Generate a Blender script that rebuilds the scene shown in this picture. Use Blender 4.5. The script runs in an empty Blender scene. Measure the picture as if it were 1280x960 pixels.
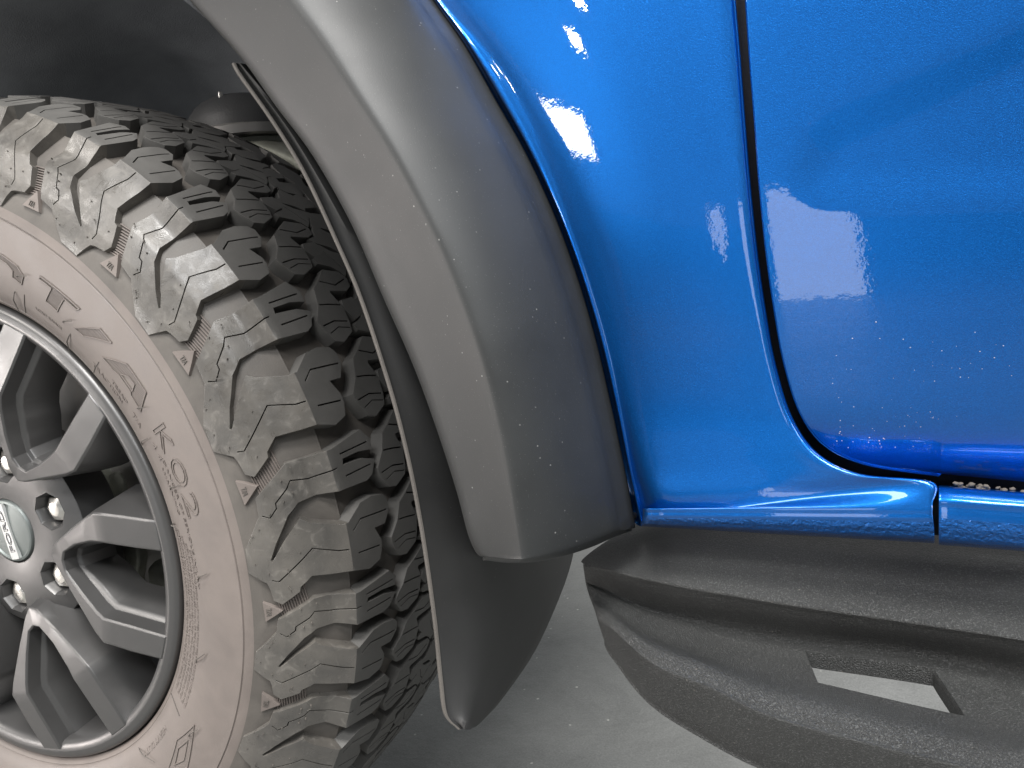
import bpy, bmesh, math, random
import numpy as np
from mathutils import Vector, Matrix, noise
from mathutils.geometry import delaunay_2d_cdt
random.seed(7)
S = bpy.context.scene
COL = S.collection
R = math.radians

# ------------------------------------------------------------------ camera
FPX = 1000.0
AXC = np.array([-.3792, .2042, -.9025])                 # wheel axle seen from the camera
CEN = np.array([-.5007, .1478, .7756])
fw = np.array([-1610., 40., 1000.]); fw /= np.linalg.norm(fw)
dn = np.cross(AXC, fw); up_ = -dn/np.linalg.norm(dn)
M = np.array([-fw, np.cross(up_, -fw), up_])            # camera axes -> world axes
RT = .4155
CAM = -M @ CEN; CAM[2] += RT
cd = bpy.data.cameras.new('camera'); cam = bpy.data.objects.new('camera', cd); COL.objects.link(cam)
cd.sensor_width = 36; cd.lens = FPX/1280*36; cd.clip_start = .02; cd.clip_end = 200
cam.matrix_world = Matrix([[M[0][0], -M[0][1], -M[0][2], CAM[0]], [M[1][0], -M[1][1], -M[1][2], CAM[1]],
                           [M[2][0], -M[2][1], -M[2][2], CAM[2]], [0, 0, 0, 1]])
S.camera = cam
S.render.resolution_x = 1024; S.render.resolution_y = 768
S.view_settings.view_transform = 'Standard'; S.view_settings.look = 'None'
S.view_settings.exposure = 0.0; S.view_settings.gamma = 1
# ------------------------------------------------------------------ light
W = bpy.data.worlds.new("World"); S.world = W; W.use_nodes = True
bg = W.node_tree.nodes['Background']; bg.inputs[0].default_value = (.93, .97, 1.0, 1); bg.inputs[1].default_value = .185
def area(name, loc, aim, sx, sy, power, col=(1, 1, 1)):
    l = bpy.data.lights.new(name, 'AREA'); l.shape = 'RECTANGLE'; l.size = sx; l.size_y = sy; l.energy = power; l.color = col
    o = bpy.data.objects.new(name, l); COL.objects.link(o); o.location = loc
    o.rotation_euler = (Vector(aim)-Vector(loc)).to_track_quat('-Z', 'Y').to_euler()
    return o
area('workshop_lamp', (-.9, -2.6, 2.9), (.3, 0, .5), 1.4, .9, 62, (1, .95, .90))
area('workshop_lamp', (1.6, -2.4, 3.2), (.6, 0, .5), 1.8, .5, 78, (1, 1, 1))
area('workshop_lamp', (3.6, -1.2, 2.6), (.5, .2, .5), 1.0, 1.0, 46, (.95, .98, 1))
area('workshop_lamp', (1.3, -.95, 3.1), (.8, -.1, .4), 1.3, .5, 120, (1, .98, .95))
area('workshop_lamp', (-2.3, -1.8, .50), (.1, 0, .4), 1.1, .7, 40, (1, .92, .88))
area('workshop_lamp', (-1.45, -2.15, .90), (.5, 0, .65), 1.0, .17, 17, (1, .97, .93))
area('workshop_lamp', (-1.35, -3.3, 1.42), (.4, 0, .6), .11, .06, 3, (1, 1, 1))
area('workshop_lamp', (-1.05, -3.3, 1.66), (.4, 0, .6), .12, .05, 3, (1, 1, 1))
area('workshop_lamp', (.08, -3.3, .30), (.6, 0, .6), .44, .80, 5, (.95, .97, 1))
area('workshop_lamp', (.8, 3.6, 2.4), (.4, .8, 0), 2.5, 1.5, 24, (1, 1, 1))

# ------------------------------------------------------------------ helpers
def ray(u, v): return M @ np.array([(u-640)/FPX, (v-480)/FPX, 1.])
def PY(u, v, Y):                                         # the point of the place seen at (u, v) at lateral distance Y
    d = ray(u, v); return CAM+d*((Y-CAM[1])/d[1])
def PX(u, v, X):
    d = ray(u, v); return CAM+d*((X-CAM[0])/d[0])
AX = M @ AXC; AX /= np.linalg.norm(AX)
C0 = np.array([0, 0, RT])
E1 = np.array([0, 0, 1.]); E1 -= AX*(E1@AX); E1 /= np.linalg.norm(E1)
E2 = np.cross(E1, AX)
def WP(r, th, a):                                        # wheel coordinates: radius, degrees from top towards the rear, outboard
    t = math.radians(th); return C0+AX*a+r*(math.cos(t)*E1+math.sin(t)*E2)

def mesh_obj(name, verts, faces, mats, parent=None, mi=None, smooth=35, kind=None, label=None):
    me = bpy.data.meshes.new(name); me.from_pydata([tuple(map(float, v)) for v in verts], [], [tuple(f) for f in faces])
    for m in (mats if isinstance(mats, (list, tuple)) else [mats]): me.materials.append(m)
    if mi is not None: me.polygons.foreach_set('material_index', mi)
    bm = bmesh.new(); bm.from_mesh(me); bmesh.ops.recalc_face_normals(bm, faces=bm.faces); bm.to_mesh(me); bm.free()
    if smooth:
        me.polygons.foreach_set('use_smooth', [True]*len(me.polygons)); me.set_sharp_from_angle(angle=R(smooth))
    me.update()
    o = bpy.data.objects.new(name, me); COL.objects.link(o)
    if parent is not None: o.parent = parent; o.matrix_parent_inverse = Matrix()
    if kind: o['kind'] = kind
    if label: o['label'] = label
    return o

def cr(p0, p1, p2, p3, t):
    return .5*((2*p1)+(-p0+p2)*t+(2*p0-5*p1+4*p2-p3)*t*t+(-p0+3*p1-3*p2+p3)*t**3)
def interp(P, n):                                        # Catmull-Rom along axis 0, n steps per span
    P = np.asarray(P, float); out = []
    for i in range(len(P)-1):
        a = P[i-1] if i > 0 else 2*P[0]-P[1]; d = P[i+2] if i+2 < len(P) else 2*P[-1]-P[-2]
        for k in range(n): out.append(cr(a, P[i], P[i+1], d, k/n))
    out.append(P[-1]); return np.array(out)
def lin(P, n):
    P = np.asarray(P, float); out = []
    for i in range(len(P)-1):
        for k in range(n): out.append(P[i]+(P[i+1]-P[i])*k/n)
    out.append(P[-1]); return np.array(out)
def grid_faces(nu, nv, skip=None):
    F = []
    for i in range(nu-1):
        for j in range(nv-1):
            if skip and skip(i, j): continue
            F.append((i*nv+j, i*nv+j+1, (i+1)*nv+j+1, (i+1)*nv+j))
    return F
def loft(name, rows, mats, parent, nu=6, nv=4, colmode='cr', smooth=40, skip=None, post=None, **k):
    """rows[i][j] = 3-D control points"""
    G = interp(np.array(rows, float), nu)
    G = np.transpose(G, (1, 0, 2)); G = (interp if colmode == 'cr' else lin)(G, nv); G = np.transpose(G, (1, 0, 2))
    if post is not None: G = post(G)
    nu_, nv_ = G.shape[:2]
    return mesh_obj(name, G.reshape(-1, 3), grid_faces(nu_, nv_, skip), mats, parent, smooth=smooth, **k), G
def revolve(prof, n, t0=0, t1=360, closed=True):
    V = []; F = []; m = len(prof)
    for i in range(n if closed else n+1):
        th = t0+(t1-t0)*i/n
        for a, r in prof: V.append(WP(r, th, a))
    for i in range(n):
        k = (i+1) % n if closed else i+1
        for j in range(m-1): F.append((i*m+j, i*m+j+1, k*m+j+1, k*m+j))
    return V, F
def tube(pts, r, n=6):
    pts = [np.array(p, float) for p in pts]; V = []; F = []
    for i, p in enumerate(pts):
        d = pts[min(i+1, len(pts)-1)]-pts[max(i-1, 0)]; d /= np.linalg.norm(d)
        u = np.cross(d, [0.3, .2, 1]); u /= np.linalg.norm(u); w = np.cross(d, u)
        rr = r[i] if isinstance(r, (list, tuple)) else r
        for k in range(n):
            a = 2*math.pi*k/n; V.append(p+rr*(math.cos(a)*u+math.sin(a)*w))
    for i in range(len(pts)-1):
        for k in range(n): F.append((i*n+k, i*n+(k+1) % n, (i+1)*n+(k+1) % n, (i+1)*n+k))
    F.append(tuple(range(n))); F.append(tuple((len(pts)-1)*n+k for k in range(n)))
    return V, F
def merge(parts):
    V = []; F = []
    for v, f in parts:
        b = len(V); V += list(v); F += [tuple(i+b for i in q) for q in f]
    return V, F
def inpoly(x, y, P):
    c = False; j = len(P)-1
    for i in range(len(P)):
        if (P[i][1] > y) != (P[j][1] > y) and x < (P[j][0]-P[i][0])*(y-P[i][1])/(P[j][1]-P[i][1])+P[i][0]: c = not c
        j = i
    return c

# ------------------------------------------------------------------ materials
class NT:
    def __init__(s, name):
        s.m = bpy.data.materials.new(name); s.m.use_nodes = True; s.t = s.m.node_tree; s.n = s.t.nodes; s.l = s.t.links
        s.b = s.n['Principled BSDF']; s.c = s.n.new('ShaderNodeTexCoord').outputs['Object']
    def add(s, typ, **k):
        n = s.n.new(typ)
        for a, v in k.items():
            if a.startswith('i_'): n.inputs[int(a[2:])].default_value = v
            elif hasattr(n, a): setattr(n, a, v)
            else: n.inputs[a.replace('_', ' ')].default_value = v
        return n
    def noise(s, scale, detail=4, rough=.55, dist=0):
        n = s.add('ShaderNodeTexNoise'); n.inputs['Scale'].default_value = scale; n.inputs['Detail'].default_value = detail
        n.inputs['Roughness'].default_value = rough; n.inputs['Distortion'].default_value = dist; s.l.new(s.c, n.inputs['Vector']); return n.outputs['Fac']
    def vor(s, scale, feature='F1', out='Distance', rnd=1):
        n = s.add('ShaderNodeTexVoronoi'); n.feature = feature; n.inputs['Scale'].default_value = scale; n.inputs['Randomness'].default_value = rnd
        s.l.new(s.c, n.inputs['Vector']); return n.outputs[out]
    def ramp(s, f, stops):
        n = s.add('ShaderNodeValToRGB'); e = n.color_ramp.elements
        while len(e) < len(stops): e.new(.5)
        for q, (p, c) in zip(e, stops):
            q.position = p; q.color = (c, c, c, 1) if isinstance(c, (int, float)) else (*c, 1)
        s.l.new(f, n.inputs[0]); return n.outputs[0]
    def math(s, op, a, b=None):
        n = s.add('ShaderNodeMath'); n.operation = op
        for i, x in enumerate((a, b)):
            if x is None: continue
            if isinstance(x, (int, float)): n.inputs[i].default_value = x
            else: s.l.new(x, n.inputs[i])
        return n.outputs[0]
    def mix(s, f, a, b):
        n = s.add('ShaderNodeMix'); n.data_type = 'RGBA'
        for i, x in ((0, f), (6, a), (7, b)):
            if isinstance(x, (int, float)): n.inputs[i].default_value = x
            elif isinstance(x, tuple): n.inputs[i].default_value = (*x, 1)
            else: s.l.new(x, n.inputs[i])
        return n.outputs[2]
    def bump(s, h, dist, strength=1, bevel=0):
        n = s.add('ShaderNodeBump'); n.inputs['Strength'].default_value = strength; n.inputs['Distance'].default_value = dist
        s.l.new(h, n.inputs['Height'])
        if bevel:
            b = s.add('ShaderNodeBevel'); b.samples = 4; b.inputs['Radius'].default_value = bevel; s.l.new(b.outputs[0], n.inputs['Normal'])
        return n.outputs[0]
    def set(s, **k):
        for a, v in k.items():
            i = s.b.inputs[a.replace('_', ' ')]
            if isinstance(v, (int, float)): i.default_value = v
            elif isinstance(v, tuple): i.default_value = (*v, 1)
            else: s.l.new(v, i)
        return s.m
def mat_paint(name, lumpy=0.0, deep=1.0):
    t = NT(name)
    fl = t.vor(2600, out='Color'); f1 = t.add('ShaderNodeSeparateColor'); t.l.new(fl, f1.inputs[0])
    col = t.mix(t.ramp(f1.outputs[0], [(.0, 0.), (1., 1.)]), (.0, .108*deep, .43*deep), (.0, .140*deep, .53*deep))
    big = t.noise(9, 2)
    flake = t.bump(f1.outputs[1], .00008, .5)
    ph = t.noise(330, 2)
    if lumpy: ph = t.math('ADD', t.math('MULTIPLY', t.noise(420, 3, .6), 1.0), t.math('MULTIPLY', ph, .2))
    peel = t.bump(ph, .00002 + lumpy, 1.)
    if lumpy: t.l.new(peel, flake.node.inputs['Normal'])
    return t.set(Base_Color=col, Metallic=.82, Roughness=.36, Normal=flake, Coat_Weight=1., Coat_Roughness=.025 + (.1 if lumpy else 0), Coat_Normal=peel, Coat_IOR=1.5)
def mat_plastic(name, base, rough, grain, gd, speck=.0, light=(.5, .5, .48), bevel=0, sparkle=0):
    t = NT(name)
    n1 = t.noise(18, 5); n2 = t.noise(160, 4)
    c = t.mix(t.ramp(n1, [(.3, 0.), (.75, 1.)]), tuple(x*.85 for x in base), tuple(x*1.2 for x in base))
    if sparkle:
        c = t.mix(t.math('MULTIPLY', t.ramp(t.noise(grain*.8, 2, .6), [(.54, 0.), (.66, 1.)]), sparkle), c, tuple(min(1, x*5) for x in base))
    if speck:
        v = t.vor(190); m = t.ramp(v, [(0, 1.), (.05, 1.), (.10, 0.)])
        m = t.math('MULTIPLY', m, t.ramp(t.noise(23, 3), [(.46, 0.), (.6, speck)]))
        m = t.math('MULTIPLY', m, t.ramp(t.noise(700, 2), [(.42, 0.), (.55, 1.)]))
        v2 = t.vor(520); m2 = t.math('MULTIPLY', t.ramp(v2, [(0, 1.), (.12, 0.)]), speck*.35)
        m = t.math('MAXIMUM', m, m2)
        c = t.mix(m, c, light)
    r = t.ramp(n1, [(.2, rough-.05), (.8, rough+.06)])
    return t.set(Base_Color=c, Roughness=r, Normal=t.bump(t.noise(grain, 2, .7), gd, 1, bevel), Specular_IOR_Level=.5)
def mat_rubber(name, a, b, rough, gloss=0.0, scratch=0.0, bevel=.0005):
    t = NT(name)
    n1 = t.noise(26, 6, .6, .4); n2 = t.noise(900, 3, .7); n3 = t.noise(75, 5, .6, 1.2)
    c = t.mix(t.ramp(n1, [(.28, 0.), (.76, 1.)]), a, b)
    if scratch:
        c = t.mix(t.math('MULTIPLY', t.ramp(n3, [(.56, 0.), (.72, 1.)]), scratch), c, tuple(min(1, x*2.3+.03) for x in b))
        r = t.ramp(n3, [(.35, rough-.12), (.7, rough+.16)])
    else: r = t.ramp(n1, [(.3, rough-.06), (.7, rough+.06)])
    h = t.math('ADD', t.math('MULTIPLY', n2, .5), t.math('MULTIPLY', n1, .6 if scratch else .25))
    return t.set(Base_Color=c, Roughness=r, Normal=t.bump(h, .0005, .55, bevel), Specular_IOR_Level=.5+gloss)
def mat_metal(name, col, rough, metallic=1, grain=600, gd=.0001, bevel=0, var=.1, ncol=None, aniso=False):
    t = NT(name); n = t.noise(grain, 3, .6); n1 = t.noise(30, 4)
    c = t.mix(t.ramp(n1, [(.35, 0.), (.7, 1.)]), col, ncol or tuple(x*(1-var) for x in col))
    return t.set(Base_Color=c, Metallic=metallic, Roughness=t.ramp(n1, [(.3, max(.02, rough-.05)), (.7, rough+.07)]), Normal=t.bump(n, gd, .5, bevel))

PAINT = mat_paint('blue_metallic_paint', 0, .92); PAINT_L = mat_paint('blue_paint_over_stone_guard', .0013, 1.1)
FLARE = mat_plastic('satin_black_plastic', (.027, .0285, .029), .48, 1500, .00006, .55)
FLAP = mat_plastic('matt_black_plastic', (.046, .046, .046), .62, 1400, .00008, .25)
FLAP_E = mat_plastic('worn_plastic_edge', (.12, .11, .10), .5, 700, .0003, .7, (.7, .66, .58))
STEP = mat_plastic('textured_powder_coat', (.032, .033, .0325), .38, 1500, .0012, .5, (.34, .31, .27), 0, .45)
LINER = mat_plastic('wheel_well_fleece', (.25, .262, .28), .8, 600, .0006, .15)
GAP_DARK = mat_plastic('gap_shade_black', (.008, .008, .010), .5, 900, .0001)  # near-black for jamb gaps and liner hollow, shade put into the colour
SIDE = mat_rubber('dusty_sidewall_rubber', (.135, .115, .104), (.188, .160, .144), .50)
LUGM = mat_rubber('scuffed_lug_rubber', (.066, .062, .057), (.138, .127, .112), .37, .15, .22)
TREAD = mat_rubber('tread_rubber', (.072, .070, .066), (.112, .108, .102), .60)
BASE = mat_rubber('groove_rubber', (.075, .068, .061), (.130, .117, .104), .55, bevel=0)
RIMM = mat_metal('satin_grey_wheel_paint', (.120, .118, .117), .36, .65, 900, .00004, .0012, .05)
SILV = mat_metal('bright_nut_metal', (.72, .70, .66), .28, 1, 500, .0001, .0004)
DISC = mat_metal('brake_disc_steel', (.50, .48, .46), .40, .7, 250, .0001)
CAST = mat_metal('cast_iron', (.30, .31, .27), .6, .45, 330, .0007, .001, ncol=(.20, .20, .17))
PLATE = mat_metal('badge_silver', (.55, .56, .55), .35, .5, 300, .00001, .0003)
CAPM = mat_metal('cap_grey', (.20, .22, .215), .48, .7, 300, .00001, .0006)
BLK = mat_plastic('dark_underbody', (.012, .012, .012), .6, 300, .0004)
INK = mat_plastic('badge_ink', (.05, .05, .06), .4, 300, .00001)
def mat_floor():
    t = NT('polished_concrete')
    n1 = t.noise(1.6, 6, .6); n2 = t.noise(14, 6, .65, .2); n3 = t.noise(150, 3)
    c = t.mix(t.ramp(n1, [(.3, 0.), (.7, 1.)]), (.15, .154, .15), (.215, .219, .213))
    c = t.mix(t.math('MULTIPLY', t.ramp(n2, [(.47, 0.), (.66, 1.)]), .4), c, (.125, .13, .126))
    c = t.mix(t.math('MULTIPLY', t.ramp(t.noise(420, 3, .7), [(.4, 0.), (.65, 1.)]), .35), c, (.33, .335, .325))
    c = t.mix(t.math('MULTIPLY', t.ramp(t.noise(5, 5, .7, 2.), [(.5, 0.), (.56, 1.), (.62, 0.)]), .15), c, (.1, .1, .1))
    c = t.mix(t.ramp(t.math('ADD', t.vor(34), t.math('MULTIPLY', n3, .12)), [(.085, .8), (.13, 0.)]), c, (.62, .62, .58))
    return t.set(Base_Color=c, Roughness=t.ramp(n2, [(.3, .3), (.7, .5)]), Normal=t.bump(t.math('ADD', n2, t.math('MULTIPLY', n3, .5)), .003, .5))
FLOOR = mat_floor()

# ------------------------------------------------------------------ floor
g = mesh_obj('concrete_floor', [(-60, -60, 0), (60, -60, 0), (60, 60, 0), (-60, 60, 0)], [(0, 1, 2, 3)], FLOOR, smooth=0, kind='structure')

truck = bpy.data.objects.new('pickup_truck', None); COL.objects.link(truck)
truck['label'] = 'metallic blue pickup truck with black fender flare and off-road tyre'
truck['category'] = 'pickup truck'

# ------------------------------------------------------------------ tyre
PROF = np.array([(.0235, .312), (.0245, .325), (.0235, .340), (.019, .356), (.010, .374), (-.001, .388), (-.0128, .402), (-.05, .4105), (-.09, .4150),
                 (-.13, .4155), (-.17, .4150), (-.21, .4105), (-.248, .402), (-.2598, .388), (-.271, .374), (-.280, .356), (-.2845, .340), (-.2855, .325), (-.2845, .312)])
SS = np.concatenate([[0], np.cumsum(np.linalg.norm(np.diff(PROF, axis=0), axis=1))])*1000
SC = (SS[6]+SS[12])/2; CORN = SS[6]
def prof_at(s):
    i = int(np.clip(np.searchsorted(SS, s)-1, 0, len(SS)-2)); f = (s-SS[i])/(SS[i+1]-SS[i])
    return PROF[i]+(PROF[i+1]-PROF[i])*f
def prof_n(s):
    d = prof_at(min(s+2.5, SS[-1]))-prof_at(max(s-2.5, 0)); n = np.array([-d[1], d[0]]); n /= np.linalg.norm(n)
    return -n if n @ (prof_at(s)-np.array([-.13, .30])) < 0 else n
def depth(s):
    s = min(s, 2*SC-s)
    return float(np.interp(s, [0, 12, 20, 40, 70, 90, 103, 112], [0, 0, .0015, .0048, .0080, .0100, .0115, .0120]))
_pc = {}
def TP(th, s, d=0.0):                                    # tyre point, d metres below the tread surface
    k = round(s, 2)
    if k not in _pc: _pc[k] = (prof_at(s), prof_n(s))
    p, n = _pc[k]; q = p-n*d
    return WP(q[1], th, q[0])
car = [(-.010, .2330), (-.004, .2345), (.0015, .2362), (.0048, .2400), (.0046, .2408), (.0062, .2418), (.0105, .252), (.0150, .264), (.0182, .276), (.0206, .288), (.0222, .300), (.0235, .312), (.0242, .3188),
       (.0233, .3195), (.0233, .3203), (.0245, .321)]
for s in list(range(14, int(2*SC)-12, 3)):
    p = prof_at(s)-prof_n(s)*depth(s); car.append((p[0], p[1]))
for a, r in [(.0235, .312), (.0150, .264), (-.004, .2345), (-.010, .233)]: car.append((-.261-a, r))
V, F = revolve(car, 240)
mi = []
for i in range(240):
    for j in range(len(car)-1): mi.append(0 if (j < 17 or j > len(car)-6) else 1)
tyre = mesh_obj('tyre', V, F, [SIDE, BASE], truck, mi=mi, smooth=50)
tyre['label'] = 'all-terrain tyre with dusty brown sidewall and chunky dark tread'

RR = .405*math.pi/180*1000                                # mm per degree at the tread
def block(name, outline, sipes=(), drop=None, extra=(), step=6.0, dep=None, rib=.45, parent=tyre, ids=(0, 1), mats=None, build=True):
    """outline and sipes in (degrees, s mm); one closed relief piece standing on the carcass"""
    pts = []; edges = []
    O = [(t*RR, s) for t, s in outline]
    def addloop(L, closed=True):
        b = len(pts)
        L2 = []
        n = len(L)
        for i in range(n if closed else n-1):
            p, q = L[i], L[(i+1) % n]; m = max(1, int(math.dist(p, q)/step))
            for k in range(m): L2.append((p[0]+(q[0]-p[0])*k/m, p[1]+(q[1]-p[1])*k/m))
        if not closed: L2.append(L[-1])
        for p in L2: pts.append(Vector(p))
        for i in range(len(L2)-(0 if closed else 1)): edges.append((b+i, b+(i+1) % len(L2)))
        return L2
    addloop(O)
    SP = []
    for sp in sipes:
        L = [(t*RR, s) for t, s in sp[0]]; w = sp[1]; l = []; r = []
        for i, p in enumerate(L):
            a = L[max(i-1, 0)]; b = L[min(i+1, len(L)-1)]; d = Vector((b[0]-a[0], b[1]-a[1])).normalized()
            ww = w[i] if isinstance(w, (list, tuple)) else w
            l.append((p[0]-d.y*ww/2, p[1]+d.x*ww/2)); r.append((p[0]+d.y*ww/2, p[1]-d.x*ww/2))
        Q = l+r[::-1]; SP.append(Q); addloop(Q)
    xs = [p[0] for p in O]; ys = [p[1] for p in O]
    for c in (44.7, 64.8, 68.5, 82.6, CORN, 2*SC-CORN):
        if min(ys) < c < max(ys): addloop([(min(xs)-1, c), (max(xs)+1, c)], False)
    for L in extra: addloop([(t*RR, s) for t, s in L], False)
    y = min(ys)
    while y < max(ys):
        x = min(xs)
        while x < max(xs):
            if inpoly(x, y, O): pts.append(Vector((x, y)))
            x += step
        y += step
    vo, eo, fo, *_ = delaunay_2d_cdt(pts, edges, [], 0, 1e-4)
    keep = []
    for f in fo:
        cx = sum(vo[i][0] for i in f)/len(f); cy = sum(vo[i][1] for i in f)/len(f)
        if inpoly(cx, cy, O) and not any(inpoly(cx, cy, Q) for Q in SP): keep.append(tuple(f))
    cnt = {}
    for f in keep:
        for i in range(len(f)):
            e = (f[i], f[(i+1) % len(f)]); k = (min(e), max(e)); cnt.setdefault(k, []).append(e)
    be = [v[0] for v in cnt.values() if len(v) == 1]
    used = sorted({i for f in keep for i in f}); mp = {i: n for n, i in enumerate(used)}
    V = []; nrm = {}
    for a, b in be:
        d = Vector((vo[b][0]-vo[a][0], vo[b][1]-vo[a][1]))
        if d.length < 1e-9: continue
        n = Vector((d.y, -d.x)).normalized()
        for q in (a, b): nrm[q] = nrm.get(q, Vector((0, 0)))+n
    dr = drop or (lambda t, s: 0.)
    for i in used:
        t, s = vo[i][0]/RR, vo[i][1]; V.append(TP(t, s, dr(t, s)))
    F = [tuple(mp[i] for i in f) for f in keep]; MI = [1 if (sum(vo[i][1] for i in f)/len(f) < CORN+.5 or sum(vo[i][1] for i in f)/len(f) > 2*SC-CORN-.5) else 0 for f in keep]
    bot = {}
    for q in {i for e in be for i in e}:
        n = nrm.get(q, Vector((0, 0))); n = n.normalized() if n.length > 1e-6 else n
        insipe = any(math.dist((vo[q][0], vo[q][1]), c) < .05 or inpoly(vo[q][0]+n.x*.2, vo[q][1]+n.y*.2, Q) for Q in SP for c in Q[:1])
        x, y = vo[q][0]+(0 if insipe else n.x*1.3), vo[q][1]+(0 if insipe else n.y*1.3)
        bot[q] = len(V); V.append(TP(x/RR, y, (dep(y) if dep else depth(y)+.0012)))
    for a, b in be:
        F.append((mp[b], mp[a], bot[a], bot[b])); MI.append(1 if (vo[a][1] < CORN+3) else 0)
    if not build: return V, F, MI
    return mesh_obj(name, V, F, mats or [TREAD, LUGM], parent, mi=MI, smooth=28)

U0, UP = 60.7, 18.6
unit = [(60.74, 82.8), (60.6, 68.4), (63.93, 39.3), (66.63, 37.4), (71.18, 19.5), (74.93, 18.4), (76.4, 33.5), (77.14, 35.2), (79.0, 37.3), (79.6, 43.9), (77.87, 58.5), (77.21, 59.4), (75.87, 69.0),
        (76.16, 89.0), (76.24, 101.0), (77.05, 118.3), (76.46, 130.7), (74.97, 134.3), (74.01, 134.3), (72.23, 129.0), (72.33, 141.1), (70.9, 148.7), (69.4, 148.9), (68.65, 144.7), (68.2, 132.2),
        (68.38, 119.5), (70.07, 103.4), (70.0, 95.1), (68.78, 74.), (68.0, 68.0), (70.37, 53.8), (73.25, 40.5), (73.0, 39.3), (70.6, 46.6), (67.3, 59.5), (65.98, 69.7), (65.75, 84.3), (65.95, 102.3), (66.16, 132.0),
        (65.69, 138.5), (64.04, 146.3), (63.3, 133.), (63.1, 112.3), (62.4, 113.6), (62.33, 130.6), (62.75, 145.7), (61.39, 147.6), (59.84, 139.5), (60.74, 106.1)]
unit_sipes = [([(63.2, 106), (63.44, 81.6), (62.91, 68.2), (63.76, 64.3), (65.25, 53.2), (65.98, 52.7), (67.06, 46.2), (66.57, 40.6)], 1.05), ([(73.4, 99.9), (73.3, 92), (72.2, 72.5), (76.2, 43.3), (76.0, 37.8)], 1.05),
              ([(61.6, 143.), (61.73, 112.4)], 1.2), ([(64.41, 140.), (64.54, 112.0)], 1.2), ([(70.7, 146.), (70.32, 116.3), (71.33, 107.)], 1.2), ([(74.7, 132), (74.34, 108.6)], 1.2)]
def nz(t, s, k): return noise.noise(Vector((t*.9, s*.08, k)))*.0003
starts = [14.8, 30.1, 45.1, 60.7, 79.3, 96.2, 110.1, 125.4]; starts += [125.4+249.4*k/16 for k in range(1, 17)]
rest = []
def unitdrop(t0, p):
    def f(t, s):
        u = (t-t0)/p*UP+U0
        if s < CORN+2 and s > 46 and u < 66.9+(0 if s > 60 else (60-s)*.1):
            return float(np.interp(s, [46, 60, 67, 80, 84, CORN, CORN+1], [0, .0008, .0020, .0058, .0066, .0008, 0]))+nz(t, s, 1)
        if s < CORN: return float(np.interp(s, [30, 80, 92, CORN], [0, 0, .0012, 0.]))*.6+nz(t, s, 2)
        return 0
    return f
ribs = []
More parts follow.
